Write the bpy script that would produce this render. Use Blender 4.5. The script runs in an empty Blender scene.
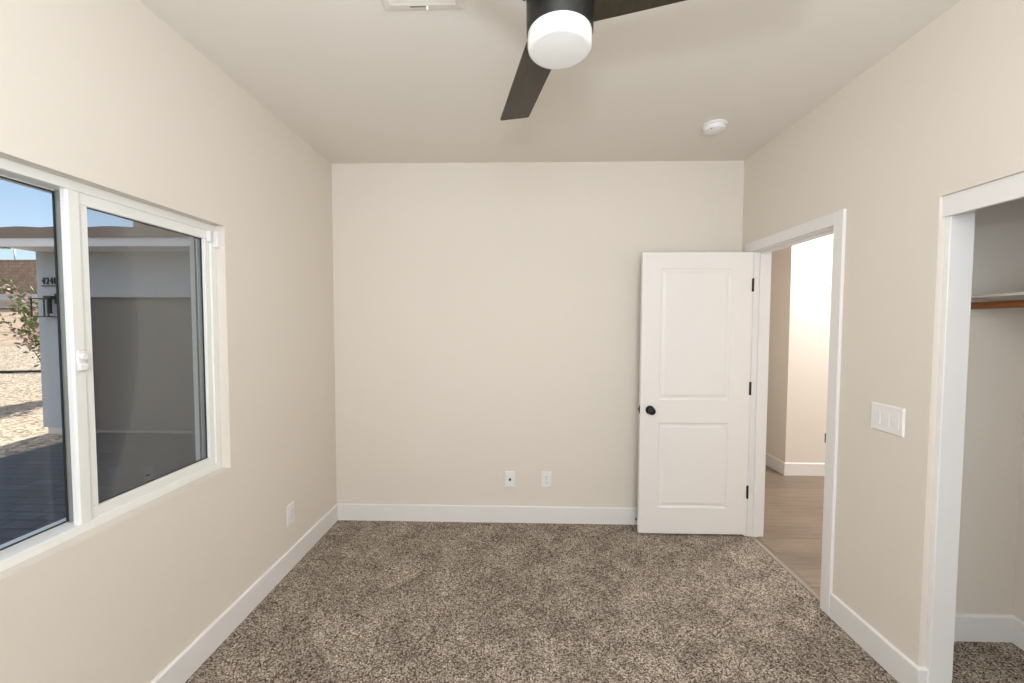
import bpy, bmesh, math, random
import numpy as np
from mathutils import Vector, Matrix

random.seed(7)
sc = bpy.context.scene
COL = sc.collection
PI = math.pi

# ------------------------------------------------------------------ camera, sky, lights, exposure
def camera_axes(yaw, pitch, roll):
    fw = Vector((math.sin(yaw) * math.cos(pitch), math.cos(yaw) * math.cos(pitch), math.sin(pitch)))
    r = Vector((math.cos(yaw), -math.sin(yaw), 0))
    u = r.cross(fw)
    return r * math.cos(roll) + u * math.sin(roll), -r * math.sin(roll) + u * math.cos(roll), fw

cam_data = bpy.data.cameras.new('camera')
cam_data.sensor_width = 36.0
cam_data.lens = 36.0 * 399.8 / 1024.0
cam_data.clip_start = 0.02
cam_data.clip_end = 400
cam = bpy.data.objects.new('camera', cam_data)
COL.objects.link(cam)
_r, _u, _f = camera_axes(-0.0249, -0.0411, 0.0029)
cam.matrix_world = Matrix(((_r.x, _u.x, -_f.x, 1.4439), (_r.y, _u.y, -_f.y, -3.0386), (_r.z, _u.z, -_f.z, 1.5252), (0, 0, 0, 1)))
sc.camera = cam

vs = sc.view_settings
vs.view_transform = 'Standard'
vs.look = 'None'
vs.gamma = 1.0
vs.use_curve_mapping = False
vs.exposure = -0.04

world = bpy.data.worlds.new('sky')
sc.world = world
world.use_nodes = True
wn = world.node_tree
wn.nodes.clear()
w_out = wn.nodes.new('ShaderNodeOutputWorld')
w_bg = wn.nodes.new('ShaderNodeBackground')
w_sky = wn.nodes.new('ShaderNodeTexSky')
w_sky.sky_type = 'NISHITA'
w_sky.sun_disc = False
w_sky.sun_elevation = math.radians(42)
w_sky.sun_rotation = math.radians(160)
w_sky.air_density = 1.0
w_sky.dust_density = 1.6
w_sky.ozone_density = 1.2
w_bg.inputs['Strength'].default_value = 0.185
w_hs = wn.nodes.new('ShaderNodeHueSaturation')
w_hs.inputs['Saturation'].default_value = 0.82
wn.links.new(w_sky.outputs[0], w_hs.inputs['Color'])
wn.links.new(w_hs.outputs[0], w_bg.inputs['Color'])
wn.links.new(w_bg.outputs[0], w_out.inputs['Surface'])

def lamp(name, kind, loc, energy, color=(1, 1, 1), direction=None, **kw):
    d = bpy.data.lights.new(name, kind)
    d.energy = energy
    d.color = color
    for k, v in kw.items():
        setattr(d, k, v)
    o = bpy.data.objects.new(name, d)
    COL.objects.link(o)
    o.location = loc
    if direction is not None:
        o.rotation_euler = Vector(direction).to_track_quat('-Z', 'Y').to_euler()
    return o

el = math.radians(42)
lamp('sun', 'SUN', (-8, 20, 20), 9.0, (1.0, 0.93, 0.82), (0.22 * math.cos(el), -0.975 * math.cos(el), -math.sin(el)), angle=math.radians(0.53))
# the photographer's light: a flash held above the camera and aimed at the ceiling, plus added area fills
# standing in for its bounce in the unseen back of the room
FL = (0.82, 0.905, 1.0)
lamp('flash', 'AREA', (1.42, -3.2, 1.80), 21.5, FL, (-0.02, 0.4, 1), shape='DISK', size=0.18)
lamp('upward_fill', 'AREA', (1.5, -4.0, 1.2), 26, FL, (0, 0.3, 1), shape='RECTANGLE', size=1.6, size_y=1.6)  # broad fill added to brighten the ceiling
lamp('corner_bounce_fill', 'AREA', (1.7, -4.8, 1.9), 30, FL, (0.0, 1.0, 0.2), shape='RECTANGLE', size=0.9, size_y=0.9)
lamp('ceiling_bounce_fill', 'AREA', (1.5, -4.1, 2.7), 41, FL, (0, 0, -1), shape='RECTANGLE', size=2.4, size_y=1.6)
lamp('rear_bounce_fill', 'AREA', (1.5, -4.9, 1.6), 13, FL, (0, 1, 0.1), shape='RECTANGLE', size=2.6, size_y=1.6)
# a downlight in the hall outside the room, and an added area fill beyond it
lamp('hall_downlight', 'AREA', (4.62, 0.62, 2.70), 36, (0.95, 0.96, 1.0), (0, 0.12, -1), shape='DISK', size=0.16)
lamp('hall_fill', 'AREA', (6.3, 0.0, 1.5), 36, (0.94, 0.96, 1.0), (-1, 0, 0), shape='RECTANGLE', size=1.6, size_y=1.9)

# ------------------------------------------------------------------ materials
def mat(name, color, rough=0.5, metal=0.0, spec=0.5, **kw):
    m = bpy.data.materials.new(name)
    m.use_nodes = True
    b = m.node_tree.nodes['Principled BSDF']
    b.inputs['Base Color'].default_value = (*color, 1)
    b.inputs['Roughness'].default_value = rough
    b.inputs['Metallic'].default_value = metal
    b.inputs['Specular IOR Level'].default_value = spec
    for k, v in kw.items():
        b.inputs[k].default_value = v
    return m

def srgb(r, g, b):
    f = lambda c: (c / 255 / 12.92) if c / 255 <= 0.04045 else ((c / 255 + 0.055) / 1.055) ** 2.4
    return (f(r), f(g), f(b))

class NT:
    def __init__(s, m):
        s.t = m.node_tree
        s.b = s.t.nodes['Principled BSDF']
        s.tc = s.t.nodes.new('ShaderNodeTexCoord')
    def node(s, kind, **inp):
        n = s.t.nodes.new(kind)
        for k, v in inp.items():
            if k.startswith('_'):
                setattr(n, k[1:], v)
            else:
                n.inputs[k.replace('0', ' ')].default_value = v
        return n
    def link(s, a, b):
        s.t.links.new(a, b)
    def ramp(s, stops, src, interp='LINEAR'):
        n = s.t.nodes.new('ShaderNodeValToRGB')
        n.color_ramp.interpolation = interp
        e = n.color_ramp.elements
        while len(e) < len(stops):
            e.new(0.5)
        for i, (p, c) in enumerate(stops):
            e[i].position = p
            e[i].color = (*c, 1)
        s.link(src, n.inputs[0])
        return n
    def bump(s, height, strength, dist):
        n = s.t.nodes.new('ShaderNodeBump')
        n.inputs['Strength'].default_value = strength
        n.inputs['Distance'].default_value = dist
        s.link(height, n.inputs['Height'])
        s.link(n.outputs[0], s.b.inputs['Normal'])
        return n

def plaster(name, color, scale=55, strength=0.07, dist=0.002, rough=0.75):
    m = mat(name, color, rough, spec=0.25)
    t = NT(m)
    n = t.node('ShaderNodeTexNoise', Scale=scale, Detail=3.0, Roughness=0.55)
    t.link(t.tc.outputs['Object'], n.inputs['Vector'])
    r = t.ramp([(0.38, (0, 0, 0)), (0.62, (1, 1, 1))], n.outputs[0])
    t.bump(r.outputs[0], strength, dist)
    return m

M = {}
M['wall'] = plaster('cream_wall_paint', srgb(229, 220, 208))
M['ceiling'] = plaster('ceiling_paint', srgb(234, 227, 217), scale=70, strength=0.05)
M['trim'] = mat('white_trim_paint', srgb(236, 233, 230), 0.38, spec=0.4)
M['door'] = mat('white_door_paint', srgb(240, 235, 230), 0.4, spec=0.4)
M['vinyl'] = mat('white_window_vinyl', srgb(238, 237, 232), 0.35)
M['plastic'] = mat('white_plastic', srgb(240, 237, 236), 0.35)
M['plastic_grey'] = mat('shadowed_slot_plastic', srgb(150, 146, 142), 0.5)
M['slot'] = mat('dark_slot', (0.02, 0.02, 0.02), 0.6)
M['bronze'] = mat('black_bronze', srgb(36, 33, 30), 0.42, metal=0.35)
M['fan_motor'] = mat('matte_black_fan_metal', srgb(44, 43, 42), 0.38, metal=0.5)
M['hinge'] = mat('dark_hinge_bronze', srgb(56, 48, 38), 0.45, metal=0.6)
M['brass'] = mat('worn_brass', srgb(150, 108, 60), 0.35, metal=0.9)
M['opal'] = mat('opal_glass', srgb(236, 234, 229), 0.22, spec=0.5)
M['gasket'] = mat('black_gasket', (0.02, 0.025, 0.025), 0.6)
M['silver'] = mat('silver_screen_frame', srgb(165, 165, 162), 0.35, metal=0.6)
M['vent'] = mat('vent_paint', srgb(228, 220, 209), 0.5)
M['shelf'] = mat('closet_shelf_paint', srgb(226, 218, 206), 0.5)
M['steel'] = mat('bright_steel', srgb(200, 200, 198), 0.25, metal=0.9)

def mk_carpet():
    m = mat('brown_frieze_carpet', srgb(150, 135, 120), 0.95, spec=0.05)
    t = NT(m)
    geo = t.tc.outputs['Object']
    v = t.node('ShaderNodeTexVoronoi', Scale=215.0, Randomness=1.0)
    t.link(geo, v.inputs['Vector'])
    sep = t.node('ShaderNodeSeparateColor')
    t.link(v.outputs['Color'], sep.inputs[0])
    n2 = t.node('ShaderNodeTexNoise', Scale=380.0, Detail=2.0)
    t.link(geo, n2.inputs['Vector'])
    big = t.node('ShaderNodeTexNoise', Scale=5.5, Detail=5.0, Roughness=0.62, Distortion=0.8)
    t.link(geo, big.inputs['Vector'])
    yarn = t.ramp([(0.0, srgb(60, 49, 41)), (0.2, srgb(106, 92, 80)), (0.5, srgb(160, 145, 131)), (0.75, srgb(196, 181, 165)), (1.0, srgb(236, 224, 208))], sep.outputs[0])
    shade = t.ramp([(0.36, (0.72, 0.71, 0.70)), (0.64, (1.12, 1.12, 1.12))], big.outputs[0])
    mul = t.node('ShaderNodeMix', _data_type='RGBA', _blend_type='MULTIPLY')
    mul.inputs[0].default_value = 1.0
    t.link(yarn.outputs[0], mul.inputs[6])
    t.link(shade.outputs[0], mul.inputs[7])
    t.link(mul.outputs[2], t.b.inputs['Base Color'])
    add = t.node('ShaderNodeMath', _operation='ADD')
    t.link(v.outputs['Distance'], add.inputs[0])
    t.link(n2.outputs[0], add.inputs[1])
    t.bump(add.outputs[0], 0.7, 0.006)
    return m
M['carpet'] = mk_carpet()

def mk_vinyl_plank():
    m = mat('grey_brown_vinyl_plank', srgb(150, 134, 118), 0.4, spec=0.4)
    t = NT(m)
    br = t.node('ShaderNodeTexBrick', _offset=0.37, Scale=1.0, Mortar0Size=0.0012, Brick0Width=1.2, Row0Height=0.18, Bias=0.0)
    t.link(t.tc.outputs['Object'], br.inputs['Vector'])
    br.inputs['Color1'].default_value = (*srgb(148, 131, 112), 1)
    br.inputs['Color2'].default_value = (*srgb(130, 114, 98), 1)
    br.inputs['Mortar'].default_value = (*srgb(108, 94, 80), 1)
    mp = t.node('ShaderNodeMapping')
    mp.inputs['Scale'].default_value = (1.6, 26, 1)
    t.link(t.tc.outputs['Object'], mp.inputs['Vector'])
    n = t.node('ShaderNodeTexNoise', Scale=2.0, Detail=6.0, Roughness=0.6)
    t.link(mp.outputs[0], n.inputs['Vector'])
    rp = t.ramp([(0.3, (0.72, 0.71, 0.70)), (0.7, (1.12, 1.12, 1.12))], n.outputs[0])
    mul = t.node('ShaderNodeMix', _data_type='RGBA', _blend_type='MULTIPLY')
    mul.inputs[0].default_value = 1.0
    t.link(br.outputs[0], mul.inputs[6])
    t.link(rp.outputs[0], mul.inputs[7])
    t.link(mul.outputs[2], t.b.inputs['Base Color'])
    return m
M['plank'] = mk_vinyl_plank()

def mk_wood(name, c1, c2):
    m = mat(name, c1, 0.4)
    t = NT(m)
    mp = t.node('ShaderNodeMapping')
    mp.inputs['Scale'].default_value = (30, 2.5, 30)
    t.link(t.tc.outputs['Object'], mp.inputs['Vector'])
    n = t.node('ShaderNodeTexNoise', Scale=2.0, Detail=5.0, Distortion=1.0)
    t.link(mp.outputs[0], n.inputs['Vector'])
    r = t.ramp([(0.3, c1), (0.7, c2)], n.outputs[0])
    t.link(r.outputs[0], t.b.inputs['Base Color'])
    return m
M['rod'] = mk_wood('reddish_brown_wood', srgb(120, 70, 34), srgb(172, 108, 62))
M['blade'] = mk_wood('dark_walnut_blade', srgb(46, 39, 28), srgb(60, 52, 38))

def mk_glass(name, tint, gloss=1.0):
    m = bpy.data.materials.new(name)
    m.use_nodes = True
    nt = m.node_tree
    nt.nodes.clear()
    out = nt.nodes.new('ShaderNodeOutputMaterial')
    tr = nt.nodes.new('ShaderNodeBsdfTransparent')
    tr.inputs[0].default_value = (*tint, 1)
    gl = nt.nodes.new('ShaderNodeBsdfGlossy')
    gl.inputs['Roughness'].default_value = 0.01
    fr = nt.nodes.new('ShaderNodeFresnel')
    fr.inputs['IOR'].default_value = 1.4
    ml = nt.nodes.new('ShaderNodeMath')
    ml.operation = 'MULTIPLY'
    ml.inputs[1].default_value = gloss
    mx = nt.nodes.new('ShaderNodeMixShader')
    nt.links.new(fr.outputs[0], ml.inputs[0])
    nt.links.new(ml.outputs[0], mx.inputs[0])
    nt.links.new(tr.outputs[0], mx.inputs[1])
    nt.links.new(gl.outputs[0], mx.inputs[2])
    nt.links.new(mx.outputs[0], out.inputs['Surface'])
    return m
M['glass'] = mk_glass('window_glass', (0.93, 0.96, 0.98), 0.3)

def mk_screen():
    m = bpy.data.materials.new('grey_insect_mesh')
    m.use_nodes = True
    nt = m.node_tree
    nt.nodes.clear()
    out = nt.nodes.new('ShaderNodeOutputMaterial')
    tr = nt.nodes.new('ShaderNodeBsdfTransparent')
    df = nt.nodes.new('ShaderNodeBsdfDiffuse')
    df.inputs[0].default_value = (*srgb(66, 62, 60), 1)
    mx = nt.nodes.new('ShaderNodeMixShader')
    mx.inputs[0].default_value = 0.14
    nt.links.new(tr.outputs[0], mx.inputs[1])
    nt.links.new(df.outputs[0], mx.inputs[2])
    nt.links.new(mx.outputs[0], out.inputs['Surface'])
    return m
M['screen'] = mk_screen()

# outdoor materials
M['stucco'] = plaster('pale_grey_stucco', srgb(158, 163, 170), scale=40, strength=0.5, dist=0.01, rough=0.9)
M['house_stucco'] = plaster('house_stucco', srgb(205, 200, 192), scale=40, strength=0.4, dist=0.01, rough=0.9)
M['fascia'] = mat('pale_fascia_paint', srgb(206, 206, 208), 0.6)
M['rooftile'] = mat('brown_roof_tile', srgb(122, 108, 96), 0.8)
M['garage_door'] = mat('taupe_garage_door', srgb(84, 80, 77), 0.6)
M['concrete'] = plaster('grey_concrete', srgb(186, 184, 182), scale=12, strength=0.3, dist=0.01, rough=0.9)
M['black_metal'] = mat('black_lantern_metal', srgb(58, 54, 52), 0.5, metal=0.3)
M['digit'] = mat('dark_number_metal', srgb(60, 58, 60), 0.5, metal=0.3)
M['black_seal'] = mat('grey_door_seal', srgb(120, 118, 118), 0.7)
M['leaf'] = mat('green_leaves', srgb(112, 130, 62), 0.6)
M['petal'] = mat('pale_pink_petals', srgb(246, 204, 210), 0.6)
M['stem'] = mat('grey_brown_stems', srgb(110, 96, 78), 0.8)
M['wire_shadow'] = mat('black_wire_shadow', srgb(42, 42, 44), 0.6)  # colour of the strips that draw wire shadows

def mk_noise(name, stops, scale, bump=0.6, dist=0.03, rough=0.95, voro=True):
    m = mat(name, stops[0][1], rough, spec=0.1)
    t = NT(m)
    if voro:
        v = t.node('ShaderNodeTexVoronoi', Scale=scale)
        t.link(t.tc.outputs['Object'], v.inputs['Vector'])
        sep = t.node('ShaderNodeSeparateColor')
        t.link(v.outputs['Color'], sep.inputs[0])
        src, h = sep.outputs[0], v.outputs['Distance']
    else:
        v = t.node('ShaderNodeTexNoise', Scale=scale, Detail=8.0, Roughness=0.65)
        t.link(t.tc.outputs['Object'], v.inputs['Vector'])
        src = h = v.outputs[0]
    r = t.ramp(stops, src)
    t.link(r.outputs[0], t.b.inputs['Base Color'])
    t.bump(h, bump, dist)
    return m
M['gravel'] = mk_noise('tan_gravel', [(0, srgb(132, 116, 98)), (0.5, srgb(186, 168, 146)), (1, srgb(224, 208, 188))], 22)
M['dirt'] = mk_noise('dry_pinkish_dirt', [(0.25, srgb(150, 124, 104)), (0.5, srgb(196, 170, 146)), (0.75, srgb(214, 192, 168))], 2.2, voro=False)

def mk_brick(name, c1, c2, mortar, w, h, scale=1.0, rough=0.7, msize=0.012, spec=0.4, rot=(0, 0, 0)):
    m = mat(name, c1, rough, spec=spec)
    t = NT(m)
    mp = t.node('ShaderNodeMapping')
    mp.inputs['Rotation'].default_value = rot
    t.link(t.tc.outputs['Object'], mp.inputs['Vector'])
    br = t.node('ShaderNodeTexBrick', Scale=scale, Mortar0Size=msize, Brick0Width=w, Row0Height=h)
    t.link(mp.outputs[0], br.inputs['Vector'])
    br.inputs['Color1'].default_value = (*c1, 1)
    br.inputs['Color2'].default_value = (*c2, 1)
    br.inputs['Mortar'].default_value = (*mortar, 1)
    n = t.node('ShaderNodeTexNoise', Scale=3.0, Detail=5.0)
    t.link(t.tc.outputs['Object'], n.inputs['Vector'])
    rp = t.ramp([(0.3, (0.8, 0.8, 0.8)), (0.7, (1.15, 1.15, 1.15))], n.outputs[0])
    mul = t.node('ShaderNodeMix', _data_type='RGBA', _blend_type='MULTIPLY')
    mul.inputs[0].default_value = 1.0
    t.link(br.outputs[0], mul.inputs[6])
    t.link(rp.outputs[0], mul.inputs[7])
    t.link(mul.outputs[2], t.b.inputs['Base Color'])
    return m
M['paver'] = mk_brick('grey_pavers', srgb(80, 81, 84), srgb(64, 63, 65), srgb(42, 41, 41), 0.3, 0.15, rough=0.45)
M['block'] = mk_brick('tan_block_wall', srgb(158, 136, 120), srgb(146, 124, 108), srgb(130, 110, 96), 0.4, 0.2, rough=0.9, spec=0.1, rot=(PI / 2, 0, 0))

# ------------------------------------------------------------------ mesh helpers
def box(bm, x0, x1, y0, y1, z0, z1, bevel=0.0, seg=2):
    x0, x1 = sorted((x0, x1)); y0, y1 = sorted((y0, y1)); z0, z1 = sorted((z0, z1))
    vs_ = [bm.verts.new((x, y, z)) for x in (x0, x1) for y in (y0, y1) for z in (z0, z1)]
    fs = [bm.faces.new([vs_[i] for i in q]) for q in ((0, 1, 3, 2), (4, 6, 7, 5), (0, 4, 5, 1), (2, 3, 7, 6), (0, 2, 6, 4), (1, 5, 7, 3))]
    if bevel:
        es = list({e for f in fs for e in f.edges})
        bmesh.ops.bevel(bm, geom=es, offset=bevel, segments=seg, affect='EDGES', profile=0.5)
    return vs_

def lathe(bm, prof, n=48, mtx=None):
    """prof: list of (radius, z), spun about Z; mtx places it."""
    rings = []
    for r, z in prof:
        if r < 1e-6:
            rings.append([bm.verts.new((0, 0, z))])
        else:
            rings.append([bm.verts.new((r * math.cos(2 * PI * k / n), r * math.sin(2 * PI * k / n), z)) for k in range(n)])
    for a, b in zip(rings, rings[1:]):
        for k in range(n):
            k2 = (k + 1) % n
            if len(a) == 1 and len(b) == 1:
                continue
            if len(a) == 1:
                bm.faces.new((a[0], b[k2], b[k]))
            elif len(b) == 1:
                bm.faces.new((a[k], a[k2], b[0]))
            else:
                bm.faces.new((a[k], a[k2], b[k2], b[k]))
    if mtx is not None:
        for ring in rings:
            for v in ring:
                v.co = mtx @ v.co
    return rings

def tube(bm, pts, r, n=8):
    pts = [Vector(p) for p in pts]
    rings = []
    for i, p in enumerate(pts):
        d = (pts[min(i + 1, len(pts) - 1)] - pts[max(i - 1, 0)]).normalized()
        a = d.orthogonal().normalized()
        b = d.cross(a)
        rr = r[i] if isinstance(r, (list, tuple)) else r
        rings.append([bm.verts.new(p + a * rr * math.cos(2 * PI * k / n) + b * rr * math.sin(2 * PI * k / n)) for k in range(n)])
    for i in range(1, len(rings)):
        # keep the seams of neighbouring rings together
        a, b = rings[i - 1], rings[i]
        s = min(range(n), key=lambda s_: (b[s_].co - a[0].co).length)
        rings[i] = b[s:] + b[:s]
    for a, b in zip(rings, rings[1:]):
        for k in range(n):
            bm.faces.new((a[k], a[(k + 1) % n], b[(k + 1) % n], b[k]))
    bm.faces.new(list(reversed(rings[0])))
    bm.faces.new(rings[-1])

def slab(bm, axis, a0, a1, rect, holes=()):
    """wall slab between a0 and a1 along axis; rect and holes = (u0,u1,v0,v1) in the two other axes."""
    us = sorted({rect[0], rect[1], *[h[0] for h in holes], *[h[1] for h in holes]})
    vs2 = sorted({rect[2], rect[3], *[h[2] for h in holes], *[h[3] for h in holes]})
    us = [u for u in us if rect[0] <= u <= rect[1]]
    vs2 = [v for v in vs2 if rect[2] <= v <= rect[3]]
    cache = {}
    def V(i, j, s):
        k = (i, j, s)
        if k not in cache:
            p = [us[i], vs2[j]]
            p.insert(axis, (a0, a1)[s])
            cache[k] = bm.verts.new(p)
        return cache[k]
    def solid(i, j):
        if not (0 <= i < len(us) - 1 and 0 <= j < len(vs2) - 1):
            return False
        u, v = (us[i] + us[i + 1]) / 2, (vs2[j] + vs2[j + 1]) / 2
        return not any(h[0] < u < h[1] and h[2] < v < h[3] for h in holes)
    for i in range(len(us) - 1):
        for j in range(len(vs2) - 1):
            if not solid(i, j):
                continue
            bm.faces.new((V(i, j, 0), V(i, j + 1, 0), V(i + 1, j + 1, 0), V(i + 1, j, 0)))
            bm.faces.new((V(i, j, 1), V(i + 1, j, 1), V(i + 1, j + 1, 1), V(i, j + 1, 1)))
            if not solid(i - 1, j):
                bm.faces.new((V(i, j, 0), V(i, j, 1), V(i, j + 1, 1), V(i, j + 1, 0)))
            if not solid(i + 1, j):
                bm.faces.new((V(i + 1, j, 0), V(i + 1, j + 1, 0), V(i + 1, j + 1, 1), V(i + 1, j, 1)))
            if not solid(i, j - 1):
                bm.faces.new((V(i, j, 0), V(i + 1, j, 0), V(i + 1, j, 1), V(i, j, 1)))
            if not solid(i, j + 1):
                bm.faces.new((V(i, j + 1, 0), V(i, j + 1, 1), V(i + 1, j + 1, 1), V(i + 1, j + 1, 0)))

def obj(name, bm, m, parent=None, smooth=False, angle=None):
    bmesh.ops.recalc_face_normals(bm, faces=bm.faces[:])
    me = bpy.data.meshes.new(name)
    bm.to_mesh(me)
    bm.free()
    me.materials.append(m)
    if smooth or angle:
        me.shade_smooth()
        if angle:
            me.set_sharp_from_angle(angle=math.radians(angle))
    o = bpy.data.objects.new(name, me)
    COL.objects.link(o)
    if parent is not None:
        o.parent = parent
        o.matrix_parent_inverse = parent.matrix_world.inverted() if False else Matrix.Translation(-parent_loc(parent)) if parent_loc(parent).length else Matrix()
    return o

def parent_loc(p):
    """world location of a parent (parents here are only translated)."""
    v = Vector(p.location)
    q = p
    while q.parent is not None:
        if q.type == 'MESH':
            return parent_loc(q.parent)
        q = q.parent
        v = v + Vector(q.location)
    return v

def thing(name, label, cat, loc=(0, 0, 0), group=None, kind=None):
    o = bpy.data.objects.new(name, None)
    o.empty_display_size = 0.05
    COL.objects.link(o)
    o.location = loc
    o['label'] = label
    o['category'] = cat
    if group:
        o['group'] = group
    if kind:
        o['kind'] = kind
    return o

def tag(o, label, cat, group=None, kind=None):
    o['label'] = label
    o['category'] = cat
    if group:
        o['group'] = group
    if kind:
        o['kind'] = kind
    return o

def part(name, bm, m, p, **kw):
    """mesh built in world coordinates (relative to the thing's base), parented to p."""
    bmesh.ops.recalc_face_normals(bm, faces=bm.faces[:])
    me = bpy.data.meshes.new(name)
    bm.to_mesh(me)
    bm.free()
    me.materials.append(m)
    if kw.get('smooth') or kw.get('angle'):
        me.shade_smooth()
        if kw.get('angle'):
            me.set_sharp_from_angle(angle=math.radians(kw['angle']))
    o = bpy.data.objects.new(name, me)
    COL.objects.link(o)
    o.parent = p
    if kw.get('label'):
        o['label'] = kw['label']
    return o

def struct(name, bm, m, label=None, cat=None, **kw):
    o = obj(name, bm, m, **kw)
    o['kind'] = 'structure'
    if label:
        o['label'] = label
        o['category'] = cat
    return o

def B():
    return bmesh.new()

# ------------------------------------------------------------------ room dimensions (metres; back wall at Y=0, left wall at X=0)
W, H = 3.0769, 2.74
YR = -5.0                    # rear wall, behind the camera
WT = 0.118                    # interior wall thickness
BB, BT = 0.128, 0.014         # baseboard height, thickness
WIN = (-2.345, -1.115, 0.813, 2.0)      # window opening in the left wall (Y0, Y1, Z0, Z1)
DOOR = (-0.905, -0.155, 0.0, 2.058)     # doorway in the right wall
CLO = (-2.42, -1.41, 0.0, 2.033)        # closet opening in the right wall; unseen near end shortened to darken the closet
CX1, CY1, CY0 = 3.826, -1.095, -3.45    # closet back wall, end walls
EXT = -0.17                   # outer face of the left wall

# floor, ceiling
bm = B(); slab(bm, 2, -0.06, 0.0, (0 + EXT, W + 0.02, YR, 0.14))
box(bm, W + 0.02, CX1 + 0.02, CY0, CY1 + 0.0, -0.06, 0.0)
struct('floor', bm, M['carpet'], 'brown mottled frieze carpet covering the bedroom floor', 'carpet')
bm = B(); slab(bm, 2, H, H + 0.12, (EXT, CX1 + 0.12, YR - 0.1, 0.14))
struct('ceiling', bm, M['ceiling'])

# walls
bm = B(); slab(bm, 0, EXT, 0.0, (YR - 0.12, 0.12, -0.06, H), [WIN])
struct('wall_left', bm, M['wall'])
bm = B(); slab(bm, 1, 0.0, 0.12, (0.0, W, 0.0, H))
struct('wall_back', bm, M['wall'])
bm = B(); slab(bm, 0, W, W + WT, (YR, 0.12, 0.0, H), [DOOR, CLO])
struct('wall_right', bm, M['wall'])
bm = B(); slab(bm, 1, YR - 0.12, YR, (0.0, W + WT, 0.0, H))
struct('wall_rear', bm, M['wall'])
# closet shell
bm = B(); box(bm, W + WT, CX1, CY1, CY1 + 0.09, 0, H)
struct('wall_closet_end', bm, M['wall'])
bm = B(); box(bm, CX1, CX1 + 0.1, CY0 - 0.1, CY1 + 0.09, 0, H)
struct('wall_closet_back', bm, M['wall'])
bm = B(); box(bm, W + WT, CX1, CY0 - 0.1, CY0, 0, H)
struct('wall_closet_near', bm, M['wall'])

# hall outside the door
HX, HY = 4.138, 1.062         # corner of the wall that stands opposite the doorway
bm = B(); slab(bm, 2, -0.06, -0.001, (W + 0.02, 7.0, CY1 + 0.09, 3.3))
struct('floor_hall', bm, M['plank'], 'grey brown vinyl plank floor of the hall', 'floor')
bm = B(); slab(bm, 2, H, H + 0.12, (CX1 + 0.12, 7.0, CY1 - 0.2, 3.4)); box(bm, W + WT - 0.2, CX1 + 0.12, 0.14, 3.4, H, H + 0.12)
struct('ceiling_hall', bm, M['ceiling'])
bm = B(); box(bm, HX, 7.0, HY, 3.3, 0, H)
struct('wall_hall', bm, M['wall'])
bm = B(); box(bm, W + WT - 0.1, W + WT, 0.12, 3.3, 0, H)
struct('wall_hall_side', bm, M['wall'])
bm = B(); box(bm, W + WT, HX, 3.3, 3.4, 0, H)
struct('wall_hall_end', bm, M['wall'])
bm = B(); box(bm, CX1 + 0.1, 7.0, CY1 - 0.1, CY1 + 0.09, 0, H)
struct('wall_hall_near', bm, M['wall'])
bm = B(); box(bm, 7.0, 7.1, CY1 - 0.1, 3.4, 0, H)
struct('wall_hall_far', bm, M['wall'])

# baseboards: board with an eased top front edge
def skirting(name, pts, h=BB):
    """board swept along wall points (x, y); the room lies on the left hand of the run, corners are mitred."""
    prof = [(0, 0), (BT, 0), (BT, h - 0.006), (BT - 0.004, h - 0.001), (BT - 0.007, h), (0, h)]
    P = [Vector((p[0], p[1])) for p in pts]
    nrm = []
    for p, q in zip(P, P[1:]):
        d = (q - p).normalized()
        nrm.append(Vector((-d.y, d.x)))
    bm = B(); rings = []
    for i, p in enumerate(P):
        if i == 0: m = nrm[0]
        elif i == len(P) - 1: m = nrm[-1]
        else:
            m = (nrm[i - 1] + nrm[i]); m = m / m.dot(nrm[i])
        rings.append([bm.verts.new((p.x + m.x * t, p.y + m.y * t, z)) for t, z in prof])
    n = len(prof)
    for u, v in zip(rings, rings[1:]):
        for k in range(n):
            bm.faces.new((u[k], u[(k + 1) % n], v[(k + 1) % n], v[k]))
    bm.faces.new(rings[0]); bm.faces.new(list(reversed(rings[-1])))
    return struct(name, bm, M['trim'])
skirting('baseboard_left', [(0, -0.0145), (0, YR)])
skirting('baseboard_back', [(W, 0), (0, 0)])
skirting('baseboard_right', [(W + 0.026, CLO[1]), (W, CLO[1]), (W, DOOR[0] - 0.055)])
skirting('baseboard_closet', [(CX1, CY0), (CX1, CY1), (W + WT, CY1)])
skirting('baseboard_hall', [(7.0, HY), (HX, HY), (HX, 3.3)])

# ------------------------------------------------------------------ doorway: casing, jamb with stop, strike plate
CT = 0.017
cy_in, cy_out, cz_in, cz_out = -0.8945, -0.9585, 2.048, 2.116
bm = B()
box(bm, W - CT, W, cy_out, cy_in, 0.0, cz_out, 0.002, 1)                 # near leg
box(bm, W - CT, W, cy_in, -0.072, cz_in, cz_out, 0.002, 1)                 # head
box(bm, W - CT, W, -0.158, -0.092, 0.0, cz_in, 0.002, 1)                   # far leg, behind the open door
struct('trim_1', bm, M['trim'], 'white flat casing around the open doorway', 'door casing')
bm = B()
box(bm, W, W + WT, DOOR[0], DOOR[0] + 0.015, 0, 2.043)                   # near jamb
box(bm, W, W + WT, DOOR[1] - 0.006, DOOR[1], 0, 2.043)                   # hinge jamb
box(bm, W, W + WT, DOOR[0], DOOR[1], 2.043, DOOR[3])                     # head jamb
box(bm, W + 0.038, W + 0.073, DOOR[0] + 0.015, DOOR[0] + 0.026, 0, 2.032, 0.001, 1)   # stops
box(bm, W + 0.038, W + 0.073, DOOR[1] - 0.015, DOOR[1] - 0.006, 0, 2.032, 0.001, 1)
box(bm, W + 0.038, W + 0.073, DOOR[0] + 0.015, DOOR[1] - 0.012, 2.032, 2.043, 0.001, 1)
struct('trim_2', bm, M['trim'], 'white door jamb lining the doorway with a raised stop', 'door jamb')
bm = B()
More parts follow.
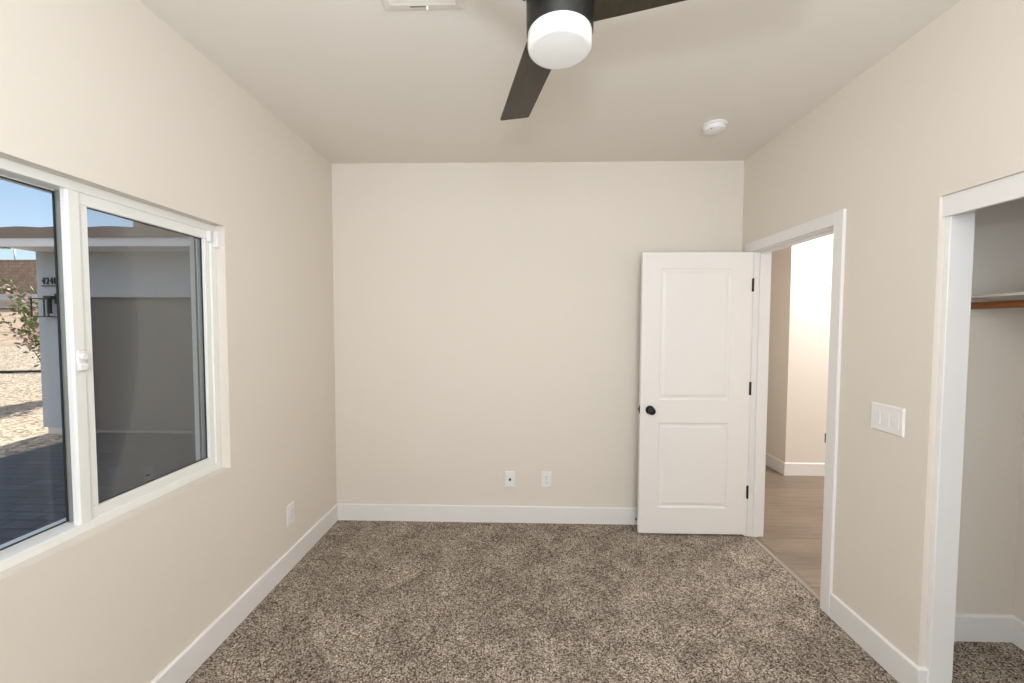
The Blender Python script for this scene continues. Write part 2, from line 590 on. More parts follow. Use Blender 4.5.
box(bm, W + WT, W + WT + CT, DOOR[0] - 0.055, DOOR[0] + 0.006, 0, 2.116); box(bm, W + WT, W + WT + CT, DOOR[1] + 0.02, DOOR[1] + 0.085, 0, 2.116)
box(bm, W + WT, W + WT + CT, DOOR[0] + 0.006, DOOR[1] + 0.02, 2.052, 2.116)
struct('trim_3', bm, M['trim'], 'white casing on the hall side of the doorway', 'door casing')
bm = B()
box(bm, W - 0.004, W + 0.03, DOOR[0] + 0.0145, DOOR[0] + 0.0165, 0.895, 0.955)
box(bm, W - 0.004, W - 0.0015, DOOR[0] + 0.0165, DOOR[0] + 0.034, 0.90, 0.95)
tag(obj('strike_plate', bm, M['bronze']), 'small dark strike plate on the near jamb of the doorway', 'strike plate')
# flattened carpet edge where the carpet meets the planks
bm = B(); box(bm, W + 0.02, W + 0.048, DOOR[0] + 0.015, DOOR[1] - 0.012, -0.002, 0.004, 0.0015, 2)
M['strip'] = mat('taupe_carpet_edge', srgb(158, 147, 135), 0.85)
struct('trim_4', bm, M['strip'], 'thin taupe transition strip between carpet and plank floor', 'transition strip')

# ------------------------------------------------------------------ the open door
DX0, DX1, DZ0, DZ1 = 2.298, 3.067, 0.013, 2.043
DYF, DYB = -0.1595, -0.1245
P_UP = (2.424, 2.922, 0.991, 1.932)
P_LO = (2.431, 2.929, 0.203, 0.826)
P_UP = (2.428, 2.926, 0.991, 1.932); P_LO = (2.428, 2.926, 0.203, 0.826)
def door_bm():
    bm = B()
    xs = [DX0, P_UP[0], P_UP[1], DX1]
    zs = [DZ0, P_LO[2], P_LO[3], P_UP[2], P_UP[3], DZ1]
    rings = [(0.0, 0.0), (0.010, 0.0065), (0.020, 0.0075), (0.034, 0.003), (0.040, 0.002)]
    for yf, s in ((DYF, 1), (DYB, -1)):
        V = {(i, j): bm.verts.new((xs[i], yf, zs[j])) for i in range(4) for j in range(6)}
        for i in range(3):
            for j in range(5):
                q = (V[i, j], V[i + 1, j], V[i + 1, j + 1], V[i, j + 1])
                if i == 1 and j in (1, 3):
                    prev = q
                    for ins, dep in rings[1:]:
                        x0, x1, z0, z1 = xs[1] + ins, xs[2] - ins, zs[j] + ins, zs[j + 1] - ins
                        cur = [bm.verts.new((x, yf + s * dep, z)) for x, z in ((x0, z0), (x1, z0), (x1, z1), (x0, z1))]
                        for k in range(4):
                            bm.faces.new((prev[k], prev[(k + 1) % 4], cur[(k + 1) % 4], cur[k]))
                        prev = cur
                    bm.faces.new(prev)
                else:
                    bm.faces.new(q)
        if s == 1:
            V0 = V
    for i in range(3):
        for j in (0, 5):
            bm.faces.new((V0[i, j], V0[i + 1, j], V[i + 1, j], V[i, j]))
    for j in range(5):
        for i in (0, 3):
            bm.faces.new((V0[i, j], V0[i, j + 1], V[i, j + 1], V[i, j]))
    return bm
door = thing('door_1', 'open white two panel interior door against the back wall', 'door', kind='structure')
part('door_leaf', door_bm(), M['door'], door)
for zc in (1.813, 1.078, 0.327):
    bm = B()
    box(bm, 3.0655, 3.0850, DYF - 0.0012, DYF + 0.0004, zc - 0.046, zc + 0.046)       # leaves seen in the gap
    tube(bm, [(3.0745, DYF - 0.002, zc - 0.047), (3.0745, DYF - 0.002, zc + 0.047)], 0.0062, 12)
    part('hinge', bm, M['hinge'], door, label='dark bronze hinge')
def knob_prof():
    return [(0.0, 0.0), (0.031, 0.0), (0.032, 0.004), (0.029, 0.008), (0.012, 0.010), (0.010, 0.024), (0.014, 0.030), (0.024, 0.036), (0.0275, 0.046), (0.025, 0.056), (0.016, 0.063), (0.0, 0.065)]
KX, KZ = 2.3655, 0.918
for y, a, nm in ((DYF, PI / 2, 'front'), (DYB, -PI / 2, 'back')):
    bm = B()
    lathe(bm, knob_prof(), 32, Matrix.Translation((KX, y, KZ)) @ Matrix.Rotation(a, 4, 'X'))
    part('knob', bm, M['bronze'], door, angle=40, label='black round door knob')
bm = B(); box(bm, DX0 - 0.0012, DX0, DYF + 0.006, DYB - 0.006, KZ - 0.028, KZ + 0.028)
lp = part('latch_plate', bm, M['bronze'], door, label='dark latch plate')
bm = B(); box(bm, DX0 - 0.012, DX0 - 0.001, DYF + 0.011, DYB - 0.011, KZ - 0.011, KZ + 0.011, 0.002, 1)
part('latch_bolt', bm, M['brass'], lp)
# door stop on the baseboard behind the door edge
ds = thing('door_stop', 'small black tipped door stop on the baseboard beside the door bottom', 'door stop', (2.326, -BT, 0.045))
bm = B(); lathe(bm, [(0, 0), (0.011, 0), (0.011, 0.004), (0.004, 0.006), (0.004, 0.055), (0.0, 0.055)], 16, Matrix.Rotation(PI / 2, 4, 'X'))
part('post', bm, M['steel'], ds, angle=40)
bm = B(); lathe(bm, [(0, 0.050), (0.008, 0.050), (0.009, 0.060), (0.007, 0.070), (0, 0.071)], 16, Matrix.Rotation(PI / 2, 4, 'X'))
part('rubber_tip', bm, M['slot'], ds, angle=40)

# ------------------------------------------------------------------ window
win = thing('window_1', 'white vinyl sliding window in the left wall', 'window', kind='structure')
y0, y1, z0, z1 = WIN
FX0, FX1 = -0.145, -0.045            # outer frame, outside to inside
FW = 0.032
YM = -1.742                           # meeting stile
def frame_bm(bm, x0, x1, a0, a1, b0, b1, w, bev=0.0, wl=None, wr=None, wt=None, wb=None):
    wl = wl or w; wr = wr or w; wt = wt or w; wb = wb or w
    box(bm, x0, x1, a0, a1, b1 - wt, b1, bev, 1)
    box(bm, x0, x1, a0, a1, b0, b0 + wb, bev, 1)
    box(bm, x0, x1, a0, a0 + wl, b0 + wb, b1 - wt, bev, 1)
    box(bm, x0, x1, a1 - wr, a1, b0 + wb, b1 - wt, bev, 1)
bm = B()
frame_bm(bm, FX0, FX1, y0, y1, z0, z1, FW, 0.002)
frame_bm(bm, FX0, -0.107, y0 + FW, y1 - FW, z0 + FW, z1 - FW, 0.005, 0.001)      # inner step of the frame
box(bm, -0.100, -0.088, -1.724, -1.703, z0 + FW, z1 - FW, 0.001, 1)          # fixed meeting stile
part('window_frame', bm, M['vinyl'], win)
# fixed pane on the left, set toward the outside
bm = B()
frame_bm(bm, -0.1085, -0.1035, y0 + FW + 0.005, -1.7352, z0 + FW + 0.005, z1 - FW - 0.005, 0.004)
part('gasket', bm, M['gasket'], win)
bm = B(); box(bm, -0.1075, -0.1045, y0 + FW + 0.006, -1.7355, z0 + FW + 0.006, z1 - FW - 0.006)
part('fixed_pane', bm, M['glass'], win)
bm = B(); box(bm, -0.112, -0.1002, -1.735, -1.705, z0 + FW, z1 - FW)
part('glazing_spacer', bm, M['silver'], win)
# sliding sash on the right, toward the room
sy0, sy1, sz0, sz1 = -1.749, y1 - FW + 0.006, z0 + FW - 0.004, z1 - FW + 0.004
bm = B()
frame_bm(bm, -0.0728, -0.052, sy0, sy1, sz0, sz1, 0.045, 0.0025, wl=0.066, wr=0.036, wt=0.044, wb=0.042)
sash = part('sash', bm, M['vinyl'], win)
bm = B(); box(bm, -0.052, -0.0465, sy0 + 0.001, sy0 + 0.037, sz0 + 0.004, sz1 - 0.004, 0.002, 1)
part('interlock', bm, M['vinyl'], sash)
bm = B(); frame_bm(bm, -0.0705, -0.0655, sy0 + 0.065, sy1 - 0.035, sz0 + 0.041, sz1 - 0.043, 0.0035)
part('sash_gasket', bm, M['gasket'], sash)
bm = B(); box(bm, -0.0695, -0.0665, sy0 + 0.066, sy1 - 0.036, sz0 + 0.042, sz1 - 0.044)
part('sash_pane', bm, M['glass'], sash)
# latch on the sash stile
LZ, LY = 1.398, sy0 + 0.02
bm = B()
box(bm, -0.0465, -0.040, LY - 0.013, LY + 0.013, LZ - 0.034, LZ + 0.038, 0.004, 2)
lathe(bm, [(0, 0), (0.012, 0), (0.012, 0.010), (0.009, 0.013), (0, 0.013)], 20, Matrix.Translation((-0.041, LY, LZ + 0.016)) @ Matrix.Rotation(PI / 2, 4, 'Y'))
box(bm, -0.041, -0.028, LY - 0.018, LY + 0.010, LZ - 0.030, LZ - 0.008, 0.003, 2)
part('latch', bm, M['plastic'], sash, label='white cam latch')
# insect screen outside the sash
bm = B(); frame_bm(bm, -0.104, -0.094, -1.702, y1 - FW - 0.001, z0 + FW + 0.001, z1 - FW - 0.001, 0.024, 0.002)
scr = part('insect_screen', bm, M['silver'], win)
bm = B(); frame_bm(bm, -0.101, -0.097, -1.679, y1 - FW - 0.024, z0 + FW + 0.024, z1 - FW - 0.024, 0.006)
part('spline', bm, M['gasket'], scr)
bm = B(); box(bm, -0.0994, -0.0986, -1.675, y1 - FW - 0.028, z0 + FW + 0.028, z1 - FW - 0.028)
part('screen_mesh', bm, M['screen'], scr)
# two white plastic blocks in the top corner
bm = B(); box(bm, -0.052, -0.034, y1 - 0.052, y1 - 0.036, 1.915, 1.968, 0.003, 2)
tag(obj('contact_magnet', bm, M['plastic']), 'small white plastic block on the sash top corner, the shorter of two', 'window sensor')
bm = B(); box(bm, -0.045, -0.022, y1 - 0.022, y1 - 0.0005, 1.893, 1.968, 0.003, 2)
tag(obj('contact_sensor', bm, M['plastic']), 'white plastic block on the window reveal at top corner, the longer of two', 'window sensor')

# ------------------------------------------------------------------ closet: header board, jamb boards, shelf, rod
bm = B(); box(bm, W + 0.012, W + 0.03, CLO[0], CLO[1], 1.952, CLO[3], 0.0015, 1)
struct('trim_5', bm, M['trim'], 'white header board across the top of the closet opening', 'closet header')
bm = B(); box(bm, W + 0.026, W + 0.119, CLO[1] - 0.020, CLO[1], 0.0, 1.975, 0.002, 1)
struct('trim_6', bm, M['trim'], 'tall white jamb board on the side of the closet opening', 'closet jamb')
bm = B(); box(bm, W + 0.026, W + 0.119, CLO[0], CLO[0] + 0.020, 0.0, 1.975, 0.002, 1)
struct('trim_7', bm, M['trim'], 'tall white jamb board at the near end of the closet opening', 'closet jamb')
SX = 3.45
shelf = thing('closet_shelf', 'pale painted shelf high inside the closet above the wooden rod', 'shelf', (0, 0, 0))
bm = B(); box(bm, SX, CX1, CY0, CY1, 1.652, 1.664, 0.001, 1)
part('shelf_board', bm, M['shelf'], shelf)
bm = B(); box(bm, 3.42, CX1 - 0.018, CY1 - 0.018, CY1, 1.574, 1.652, 0.001, 1)
part('end_cleat', bm, M['shelf'], shelf)
bm = B(); box(bm, CX1 - 0.018, CX1, CY0, CY1, 1.574, 1.652, 0.001, 1)
part('back_cleat', bm, M['shelf'], shelf)
rod = thing('closet_rod', 'reddish brown round wooden closet rod under the shelf', 'closet rod', (0, 0, 0))
RX, RZ = 3.53, 1.620
bm = B(); tube(bm, [(RX, CY0 + 0.001, RZ), (RX, CY1 - 0.019, RZ)], 0.0165, 20)
part('pole', bm, M['rod'], rod, angle=40)
bm = B(); lathe(bm, [(0.0, 0), (0.03, 0), (0.03, 0.004), (0.022, 0.006), (0.022, 0.016), (0.0175, 0.016), (0.0175, 0.004), (0, 0.004)], 24, Matrix.Translation((RX, CY1 - 0.018, RZ)) @ Matrix.Rotation(PI / 2, 4, 'X'))
part('socket', bm, M['shelf'], rod, angle=40)

# ------------------------------------------------------------------ wall plates
PW, PH = 0.078, 0.128
def plate_face(bm, cu, cz, w, h, place, depth=0.006):
    """bevelled cover plate; place(u, z, d) -> world, d is the distance out of the wall."""
    o = [(-w / 2, -h / 2), (w / 2, -h / 2), (w / 2, h / 2), (-w / 2, h / 2)]
    i = [(-w / 2 + 0.005, -h / 2 + 0.005), (w / 2 - 0.005, -h / 2 + 0.005), (w / 2 - 0.005, h / 2 - 0.005), (-w / 2 + 0.005, h / 2 - 0.005)]
    a = [bm.verts.new(place(cu + u, cz + z, 0)) for u, z in o]
    b = [bm.verts.new(place(cu + u, cz + z, depth * 0.55)) for u, z in o]
    c = [bm.verts.new(place(cu + u, cz + z, depth)) for u, z in i]
    for k in range(4):
        k2 = (k + 1) % 4
        bm.faces.new((a[k], a[k2], b[k2], b[k]))
        bm.faces.new((b[k], b[k2], c[k2], c[k]))
    bm.faces.new(c); bm.faces.new(list(reversed(a)))
def pbox(bm, place, u0, u1, z0, z1, d0, d1, bev=0.0):
    p, q = place(u0, z0, d0), place(u1, z1, d1)
    box(bm, p[0], q[0], p[1], q[1], p[2], q[2], bev, 2)
on_back = lambda u, z, d: (u, -d, z)
on_left = lambda u, z, d: (d, u, z)
on_right = lambda u, z, d: (W - d, u, z)
def outlet(name, label, cu, cz, place, group):
    t = thing(name, label, 'outlet', group=group)
    bm = B(); plate_face(bm, cu, cz, PW, PH, place)
    part('plate', bm, M['plastic'], t)
    for dz in (0.0205, -0.0205):
        bm = B(); pbox(bm, place, cu - 0.017, cu + 0.017, cz + dz - 0.0145, cz + dz + 0.0145, 0.004, 0.0085, 0.003)
        rc = part('receptacle', bm, M['plastic'], t)
        bm = B()
        pbox(bm, place, cu - 0.0075, cu - 0.005, cz + dz - 0.001, cz + dz + 0.0085, 0.0075, 0.0088)
        pbox(bm, place, cu + 0.005, cu + 0.0075, cz + dz - 0.001, cz + dz + 0.0075, 0.0075, 0.0088)
        pbox(bm, place, cu - 0.0025, cu + 0.0025, cz + dz - 0.010, cz + dz - 0.005, 0.0075, 0.0088)
        part('slots', bm, M['plastic_grey'], rc)
    bm = B(); pbox(bm, place, cu - 0.003, cu + 0.003, cz - 0.003, cz + 0.003, 0.0055, 0.0068, 0.001)
    part('screw', bm, M['plastic_grey'], t)
    return t
outlet('power_outlet', 'white duplex outlet on the back wall, beside the plate with a black jack', 1.637, 0.338, on_back, 'duplex outlets')
outlet('power_outlet', 'white duplex outlet low on the left wall below the window', -0.620, 0.342, on_left, 'duplex outlets')
t = thing('cable_plate', 'white wall plate with one black centre jack on the back wall', 'wall plate')
bm = B(); plate_face(bm, 1.356, 0.337, PW, PH, on_back)
part('plate', bm, M['plastic'], t)
bm = B(); lathe(bm, [(0.0085, 0.0), (0.0085, 0.010), (0.006, 0.012), (0.0, 0.012)], 16, Matrix.Translation((1.356, -0.0055, 0.337)) @ Matrix.Rotation(PI / 2, 4, 'X'))
part('jack', bm, M['slot'], t, label='black coaxial jack')
for dz in (0.047, -0.047):
    bm = B(); lathe(bm, [(0.0035, 0.0), (0.003, 0.0012), (0, 0.0012)], 12, Matrix.Translation((1.356, -0.0058, 0.337 + dz)) @ Matrix.Rotation(PI / 2, 4, 'X'))
    part('screw', bm, M['plastic'], t)
t = thing('light_switch', 'white three gang rocker switch plate on the right wall between doorway and closet', 'light switch')
SU, SZ = -1.2285, 1.112
bm = B(); plate_face(bm, SU, SZ, 0.160, 0.124, on_right, 0.007)
part('plate', bm, M['plastic'], t)
for k in (-1, 0, 1):
    u = SU + k * 0.046
    bm = B(); pbox(bm, on_right, u - 0.0175, u + 0.0175, SZ - 0.034, SZ + 0.034, 0.005, 0.0073, 0.0005)
    rk = part('switch_surround', bm, M['plastic'], t)
    bm = B()
    # rocker paddle pressed at the top, standing out at the bottom
    pr = [(-0.032, 0.0096), (0.0, 0.0078), (0.032, 0.0080), (0.032, 0.0065), (-0.032, 0.0065)]
    a = [bm.verts.new(on_right(u - 0.0158, SZ + z, d)) for z, d in pr]
    b = [bm.verts.new(on_right(u + 0.0158, SZ + z, d)) for z, d in pr]
    for i in range(5):
        bm.faces.new((a[i], a[(i + 1) % 5], b[(i + 1) % 5], b[i]))
    bm.faces.new(a); bm.faces.new(list(reversed(b)))
    part('rocker', bm, M['plastic'], rk)

# ------------------------------------------------------------------ smoke detector, ceiling vent
sd = thing('smoke_detector', 'round white smoke detector on the ceiling near the door', 'smoke detector', (2.605, -0.535, H))
bm = B(); lathe(bm, [(0, 0), (0.069, 0), (0.070, -0.006), (0.067, -0.011), (0.060, -0.012), (0, -0.012)], 48)
part('base', bm, M['plastic'], sd, angle=35)
bm = B(); lathe(bm, [(0, -0.011), (0.060, -0.011), (0.063, -0.015), (0.062, -0.026), (0.057, -0.034), (0.045, -0.039), (0.02, -0.041), (0, -0.041)], 48)
part('cover', bm, M['plastic'], sd, angle=35)
bm = B(); lathe(bm, [(0, -0.034), (0.006, -0.034), (0.006, -0.0385), (0, -0.0385)], 16, Matrix.Translation((-0.034, -0.034, 0)))
part('test_light', bm, M['plastic_grey'], sd)

VX0, VX1, VY1, VY0 = 0.910, 1.218, -1.458, -1.670
vt = thing('ceiling_vent', 'white rectangular air vent with lever on the ceiling', 'air vent', ((VX0 + VX1) / 2, (VY0 + VY1) / 2, H))
cx, cyv = (VX0 + VX1) / 2, (VY0 + VY1) / 2
hx, hy = (VX1 - VX0) / 2, (VY1 - VY0) / 2
def ring_frame(bm, hx, hy, w, zt, zo, zi):
    loops = []
    for a, b, z in ((hx, hy, zt), (hx, hy, zt - 0.002), (hx - 0.006, hy - 0.006, zo), (hx - w, hy - w, zi), (hx - w, hy - w, zt)):
        loops.append([bm.verts.new((sx * a, sy * b, z)) for sx, sy in ((-1, -1), (1, -1), (1, 1), (-1, 1))])
    for a, b in zip(loops, loops[1:]):
        for k in range(4):
            bm.faces.new((a[k], a[(k + 1) % 4], b[(k + 1) % 4], b[k]))
bm = B(); ring_frame(bm, hx, hy, 0.028, 0.0, -0.006, -0.008)
part('vent_frame', bm, M['vent'], vt)
for k in range(10):
    yc = -hy + 0.036 + k * (2 * hy - 0.072) / 9
    bm = B()
    s = 1 if k >= 5 else -1
    a = [bm.verts.new((sx * (hx - 0.028), yc + dy, dz)) for sx in (-1, 1) for dy, dz in ((-0.007 * s, -0.002), (0.007 * s, -0.0075), (0.007 * s, -0.0088), (-0.007 * s, -0.0033))]
    for q in ((0, 1, 2, 3), (7, 6, 5, 4), (0, 4, 5, 1), (1, 5, 6, 2), (2, 6, 7, 3), (3, 7, 4, 0)):
        bm.faces.new([a[i] for i in q])
    part('louvre', bm, M['vent'], vt)
bm = B(); box(bm, -0.05, 0.022, hy - 0.0215, hy - 0.0185, -0.0082, -0.0072)
part('lever_slot', bm, M['slot'], vt)
bm = B(); box(bm, 0.012, 0.020, hy - 0.024, hy - 0.014, -0.020, -0.006, 0.002, 1)
part('lever', bm, M['plastic'], vt)

# ------------------------------------------------------------------ ceiling fan
FC = Vector((1.547, -1.872, 0))
fan = thing('ceiling_fan', 'dark three blade ceiling fan with white drum light', 'ceiling fan', (FC.x, FC.y, H))
Z = lambda z: z - H
bm = B(); lathe(bm, [(0, 0), (0.075, 0), (0.075, -0.03), (0.060, -0.055), (0.022, -0.062), (0, -0.062)], 48)
part('canopy', bm, M['fan_motor'], fan, angle=35)
bm = B(); lathe(bm, [(0.0, -0.058), (0.014, -0.058), (0.014, Z(2.52)), (0, Z(2.52))], 24)
part('downrod', bm, M['fan_motor'], fan, angle=35)
bm = B(); lathe(bm, [(0, Z(2.545)), (0.05, Z(2.545)), (0.083, Z(2.530)), (0.0935, Z(2.51)), (0.095, Z(2.475)), (0.095, Z(2.44)), (0.0935, Z(2.439)), (0.0935, Z(2.436)), (0.0945, Z(2.435)), (0.0935, Z(2.347)), (0.092, Z(2.343)), (0, Z(2.343))], 72)
motor = part('motor_housing', bm, M['fan_motor'], fan, angle=30)
bm = B(); lathe(bm, [(0, Z(2.345)), (0.0895, Z(2.345)), (0.0905, Z(2.341)), (0.0905, Z(2.314)), (0.0885, Z(2.305)), (0.084, Z(2.3005)), (0.076, Z(2.299)), (0.0, Z(2.298))], 72)
part('light_shade', bm, M['opal'], fan, angle=50, label='white opal glass drum shade')
BR0, BR1, BWd, PITCH = 0.080, 0.620, 0.129, math.radians(12)
for az in (103, 223, 343):
    bm = B()
    # outline in blade space: u outward, v to the left when looking outward
    w0, w1, rc = 0.0635, BWd / 2, 0.010
    out = [(BR0, -w0), (0.17, -w1)]
    for k in range(4):
        a = -PI / 2 + k * PI / 6
        out.append((BR1 - rc + rc * math.cos(a), -w1 + rc + rc * math.sin(a)))
    for k in range(4):
        a = k * PI / 6
        out.append((BR1 - rc + rc * math.cos(a), w1 - rc + rc * math.sin(a)))
    out += [(0.17, w1), (BR0, w0)]
    top, bot = [], []
    A = math.radians(az)
    for u, v in out:
        d = Vector((math.cos(A), math.sin(A), 0)); l = Vector((-math.sin(A), math.cos(A), 0))
        p = d * u + l * (v * math.cos(PITCH)) + Vector((0, 0, Z(2.42) - v * math.sin(PITCH)))
        top.append(bm.verts.new(p + Vector((0, 0, 0.003)))); bot.append(bm.verts.new(p - Vector((0, 0, 0.003))))
    n = len(out)
    for k in range(n):
        bm.faces.new((top[k], top[(k + 1) % n], bot[(k + 1) % n], bot[k]))
    bm.faces.new(top); bm.faces.new(list(reversed(bot)))
    part('blade', bm, M['blade'], fan)
    bm = B()
    A2 = math.radians(az + 32)
    lathe(bm, [(0, 0), (0.0032, 0), (0.0028, 0.0018), (0, 0.0022)], 12, Matrix.Translation((0.0938 * math.cos(A2), 0.0938 * math.sin(A2), Z(2.398))) @ Matrix.Rotation(A2, 4, 'Z') @ Matrix.Rotation(PI / 2, 4, 'Y'))
    part('screw', bm, M['steel'], motor, label='bright screw')

# ------------------------------------------------------------------ outdoors
GZ = -0.2
bm = B(); slab(bm, 2, GZ - 0.2, GZ, (-5.25, EXT, -9.0, 3.3))
struct('ground_patio', bm, M['paver'], 'grey paver patio in shade outside the window', 'patio')
# gravel yard rising to a dirt bank
def terrain(name, m, x0, x1, prof, ny, label, cat):
    bm = B()
    rows = []
    rnd = random.Random(3)
    xs = np.linspace(x0, x1, 60)
    for y, z in prof:
        rows.append([bm.verts.new((x, y, z + (rnd.uniform(-0.03, 0.03) if z > GZ else 0))) for x in xs])
    for a, b in zip(rows, rows[1:]):
        for i in range(len(xs) - 1):
            bm.faces.new((a[i], a[i + 1], b[i + 1], b[i]))
    return struct(name, bm, m, label, cat, smooth=True)
terrain('ground_gravel', M['gravel'], -45, -0.3, [(-9, GZ - 0.01), (0, GZ - 0.01), (4.5, GZ - 0.01), (6, GZ + 0.02), (8, GZ + 0.17), (10, 0.22), (12, 0.48), (13, 0.60)], 8, 'sunlit tan gravel yard beyond the patio', 'gravel')
terrain('ground_bank', M['dirt'], -45, -2, [(12.98, 0.58), (14.5, 1.1), (16.5, 1.75), (18.5, 2.4), (20.2, 3.0), (21.2, 3.2), (24, 3.25), (60, 3.3)], 8, 'dry pinkish dirt bank below the block wall', 'dirt bank')
bm = B(); box(bm, -45, -6, 21.3, 21.5, 2.8, 5.42); box(bm, -45, -6, 21.27, 21.53, 5.42, 5.50)
struct('wall_yard', bm, M['block'], 'brown concrete block wall at the top of the dirt bank', 'block wall')
bm = B(); box(bm, -45, -6, 20.0, 20.2, 2.3, 3.28, 0.02, 1)
struct('trim_8', bm, M['concrete'], 'low grey concrete kerb at the foot of the block wall', 'kerb')

# attached garage wing
gar = thing('garage', 'pale stucco garage wing with brown roof edge seen through the window', 'garage')
GX0, GY = -6.07, 3.0
EZ = 2.635                        # soffit height
bm = B()
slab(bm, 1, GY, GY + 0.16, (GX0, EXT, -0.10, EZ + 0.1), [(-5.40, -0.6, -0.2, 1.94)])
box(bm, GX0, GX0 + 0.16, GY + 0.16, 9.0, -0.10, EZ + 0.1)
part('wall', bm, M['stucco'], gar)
for a in ((GX0 + 0.05, -5.40, GY + 0.02, GY + 0.15), (GX0 + 0.05, GX0 + 0.16, GY + 0.15, 9.0), (-0.6, EXT, GY + 0.02, GY + 0.15)):
    bm = B(); box(bm, *a, GZ - 0.1, -0.10)
    part('foundation', bm, M['concrete'], gar)
bm = B()
box(bm, -5.40, -0.6, GY + 0.10, GY + 0.14, GZ + 0.02, 1.98)
gd = part('garage_door', bm, M['garage_door'], gar)
bm = B(); box(bm, -5.40, -0.6, GY + 0.085, GY + 0.145, GZ, GZ + 0.035, 0.004, 1)
part('bottom_seal', bm, M['black_seal'], gd)
OV = 0.47
bm = B()
box(bm, GX0, EXT, GY - OV, GY + 0.1, EZ, EZ + 0.02)
part('soffit', bm, M['fascia'], gar)
bm = B()
box(bm, -9.4, EXT, GY - OV - 0.02, GY - OV, EZ - 0.015, EZ + 0.115)
box(bm, -9.4, GX0, GY - OV, GY - OV + 0.17, EZ - 0.015, EZ + 0.115)
part('fascia', bm, M['fascia'], gar)
bm = B(); box(bm, -9.35, -9.2, GY - OV - 0.01, GY - OV + 0.14, GZ, EZ)
part('porch_post', bm, M['stucco'], gar)
# roof: brown metal edge with flat tile courses whose wavy front row shows against the sky
bm = B()
yb = 6.2
rise = 0.10
a0, a1 = GY - OV - 0.05, yb
vsq = []
xs = np.linspace(GX0 - 0.02, EXT, 90)
ztop = lambda x: 0.006 * abs(math.sin(x * 4.7)) + 0.004 * math.sin(x * 9.7)
for y, zb, zt in ((a0, EZ + 0.11, EZ + 0.25), (a1, EZ + 0.11, EZ + 0.25 + rise * (a1 - a0)), (9.6, EZ + 0.11, EZ + 0.25)):
    vsq.append(([bm.verts.new((x, y, zb)) for x in xs], [bm.verts.new((x, y, zt + ztop(x))) for x in xs]))
for (b0_, t0_), (b1_, t1_) in zip(vsq, vsq[1:]):
    for i in range(len(xs) - 1):
        bm.faces.new((b0_[i], b1_[i], b1_[i + 1], b0_[i + 1]))
        bm.faces.new((t0_[i], t0_[i + 1], t1_[i + 1], t1_[i]))
    bm.faces.new((b0_[0], t0_[0], t1_[0], b1_[0])); bm.faces.new((b0_[-1], b1_[-1], t1_[-1], t0_[-1]))
for k in (0, -1):
    b_, t_ = vsq[k]
    for i in range(len(xs) - 1):
        bm.faces.new((b_[i], b_[i + 1], t_[i + 1], t_[i]))
box(bm, -9.45, GX0 - 0.02, a0, GY - OV + 0.2, EZ + 0.11, EZ + 0.252)
part('roof', bm, M['rooftile'], gar)
bm = B(); box(bm, -5.89, -5.66, 4.4, 4.7, 2.95, 3.75); box(bm, -5.92, -5.63, 4.37, 4.73, 3.75, 3.82)
part('chimney', bm, M['block'], gar)
# unseen eave added above our own window to keep the sun out
bm = B(); box(bm, -0.75, EXT, -9.0, GY - OV - 0.06, 2.74, 2.95)
struct('added_sun_shade_eave', bm, M['fascia'], 'unseen pale eave added above the window to block the sun', 'eave')

# house number
hn = thing('house_number', 'dark raised house number 4240 with underline on the stucco pier', 'house number', (-5.985, GY - 0.001, 2.11))
for k, ch in enumerate('4240'):
    cu = bpy.data.curves.new('digit', 'FONT')
    cu.body = ch; cu.size = 0.15; cu.extrude = 0.008; cu.align_x = 'CENTER'
    tmp = bpy.data.objects.new('digit_source', cu)
    COL.objects.link(tmp)
    bpy.context.view_layer.update()
    me = bpy.data.meshes.new_from_object(tmp.evaluated_get(bpy.context.evaluated_depsgraph_get()))
    bpy.data.objects.remove(tmp)
    bpy.data.curves.remove(cu)
    me.transform(Matrix.Translation((0.035 + k * 0.063, -0.010, 0.025)) @ Matrix.Rotation(PI / 2, 4, 'X') @ Matrix.Diagonal((0.62, 1, 1, 1)))
    me.materials.clear(); me.materials.append(M['digit'])
    o = bpy.data.objects.new('digit', me)
    COL.objects.link(o)
    o.parent = hn
bm = B(); box(bm, 0.0, 0.26, -0.014, 0.0, -0.008, 0.006)
part('underline', bm, M['digit'], hn)

# wall lantern on the pier
lt = thing('wall_lantern', 'black box frame wall lantern on the stucco pier under the house number', 'wall lamp', (-5.86, GY - 0.001, 1.70))
bm = B(); box(bm, 0.09, 0.25, -0.03, 0.0, 0.13, 0.29, 0.004, 1)
part('back_plate', bm, M['black_metal'], lt)
bm = B(); box(bm, 0.03, 0.16, -0.13, -0.028, 0.20, 0.25, 0.004, 1); box(bm, 0.06, 0.095, -0.11, -0.06, -0.02, 0.25, 0.003, 1)
part('arm', bm, M['black_metal'], lt)
bm = B()
U = (-0.055, 0.205); V = (-0.22, -0.06); K = (-0.075, 0.195); g = 0.015
for u in U:
    for v in V:
        box(bm, u, u + g, v, v + g, K[0], K[1] + g)
for z in K:
    for v in V:
        box(bm, U[0] + g, U[1], v, v + g, z, z + g)
    for u in U:
        box(bm, u, u + g, V[0] + g, V[1], z, z + g)
part('lantern_frame', bm, M['black_metal'], lt)

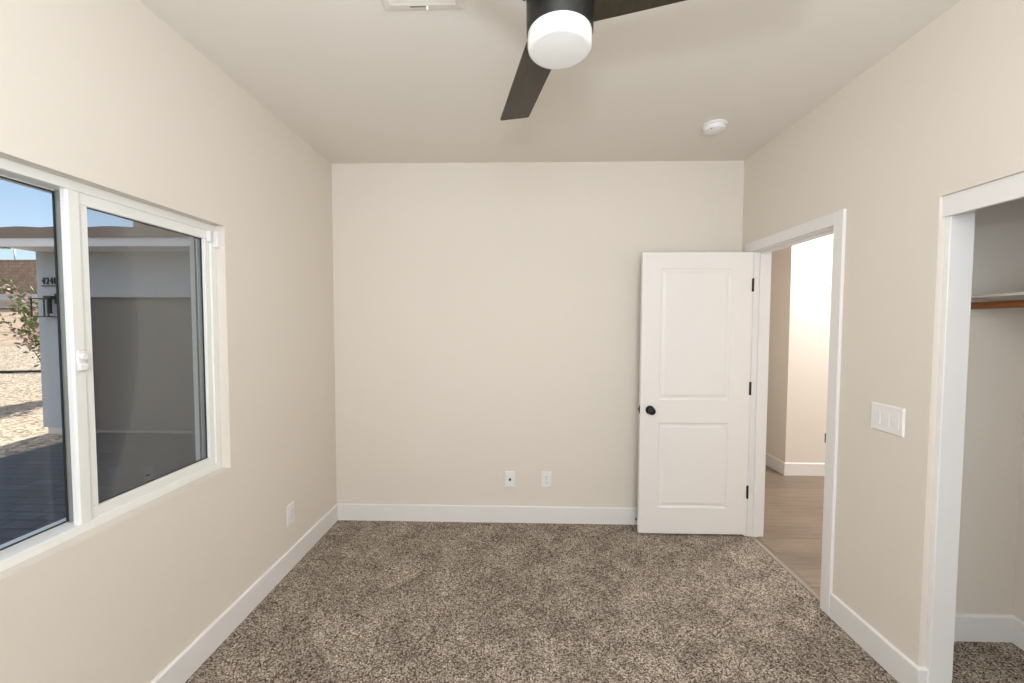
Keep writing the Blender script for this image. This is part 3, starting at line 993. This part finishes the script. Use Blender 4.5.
# flowering shrub beyond the pier
def shrub(name, label, base, rad, height, nst, nleaf, nfl, seed):
    rnd = random.Random(seed)
    t = thing(name, label, 'shrub', base)
    bm = B(); tips = []
    for k in range(nst):
        a = 2 * PI * k / nst + rnd.uniform(-0.3, 0.3); r = rad * rnd.uniform(0.35, 1.0); h = height * rnd.uniform(0.65, 1.0)
        pts = [Vector((0.06 * math.cos(a), 0.06 * math.sin(a), -0.05))]
        for s in range(1, 7):
            f = s / 6
            pts.append(Vector((r * f ** 1.4 * math.cos(a) + rnd.uniform(-.03, .03), r * f ** 1.4 * math.sin(a) + rnd.uniform(-.03, .03), h * f)))
        tube(bm, pts, [0.016 * (1 - 0.8 * i / 6) for i in range(7)], 6)
        tips.append(pts)
    part('stems', bm, M['stem'], t, smooth=True)
    def leafset(nm, m, n, size, lo, wide, label=None):
        bm = B()
        for _ in range(n):
            pts = rnd.choice(tips)
            f = rnd.uniform(lo, 6); i = min(int(f), 5)
            p = pts[i].lerp(pts[i + 1], f - i) + Vector((rnd.gauss(0, .07), rnd.gauss(0, .07), rnd.gauss(0, .06)))
            d = Vector((rnd.gauss(0, 1), rnd.gauss(0, 1), rnd.gauss(0.3, 0.7))).normalized()
            s = d.orthogonal().normalized()
            s.rotate(Matrix.Rotation(rnd.uniform(0, 2 * PI), 3, d))
            L = size * rnd.uniform(0.6, 1.2); w = L * wide
            nrm = d.cross(s)
            q = [p, p + d * L * 0.35 + s * w + nrm * w * .3, p + d * L * 0.7 + s * w * .8 + nrm * w * .2, p + d * L, p + d * L * 0.7 - s * w * .8 + nrm * w * .2, p + d * L * 0.35 - s * w + nrm * w * .3]
            c = bm.verts.new(p + d * L * 0.5)
            v = [bm.verts.new(x) for x in q]
            for i in range(6):
                bm.faces.new((c, v[i], v[(i + 1) % 6]))
        part(nm, bm, m, t, label=label)
    leafset('leaves', M['leaf'], nleaf, 0.13, 1.6, 0.2)
    leafset('blossoms', M['petal'], nfl, 0.10, 3.6, 0.42, 'pale pink blossoms')
    return t
shrub('flowering_shrub', 'pink flowering shrub growing in the gravel behind the stucco pier', (-9.25, 6.0, GZ + 0.02), 1.0, 2.7, 30, 2600, 700, 11)

# dark strips modelled as wire shadows on the gravel and on the bank
def wire_shadow(pts, label):
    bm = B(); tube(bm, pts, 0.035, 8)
    return tag(obj('wire_shadow_strip', bm, M['wire_shadow'], smooth=True), label, 'wire_shadow', 'strips drawn as wire shadows')
wire_shadow([(-18, 8.3, 0.04), (-14, 8.55, 0.08), (-11, 8.9, 0.12), (-9.5, 9.1, 0.145), (-7, 9.4, 0.19)], 'dark strip drawn as a wire shadow across the sunlit gravel')
wire_shadow([(-36, 17.6, 2.19), (-30, 17.9, 2.25), (-24, 18.4, 2.42), (-18, 18.8, 2.52), (-12, 19.0, 2.6)], 'dark strip drawn as a wire shadow along the dirt bank')
# slim pole beyond the block wall
up = thing('utility_pole', 'slim distant pole standing beyond the block wall', 'pole', (-37.6, 27.0, 3.2))
bm = B(); tube(bm, [(0, 0, 0), (0, 0, 4.0)], [0.07, 0.04], 8)
part('post', bm, M['steel'], up, smooth=True)
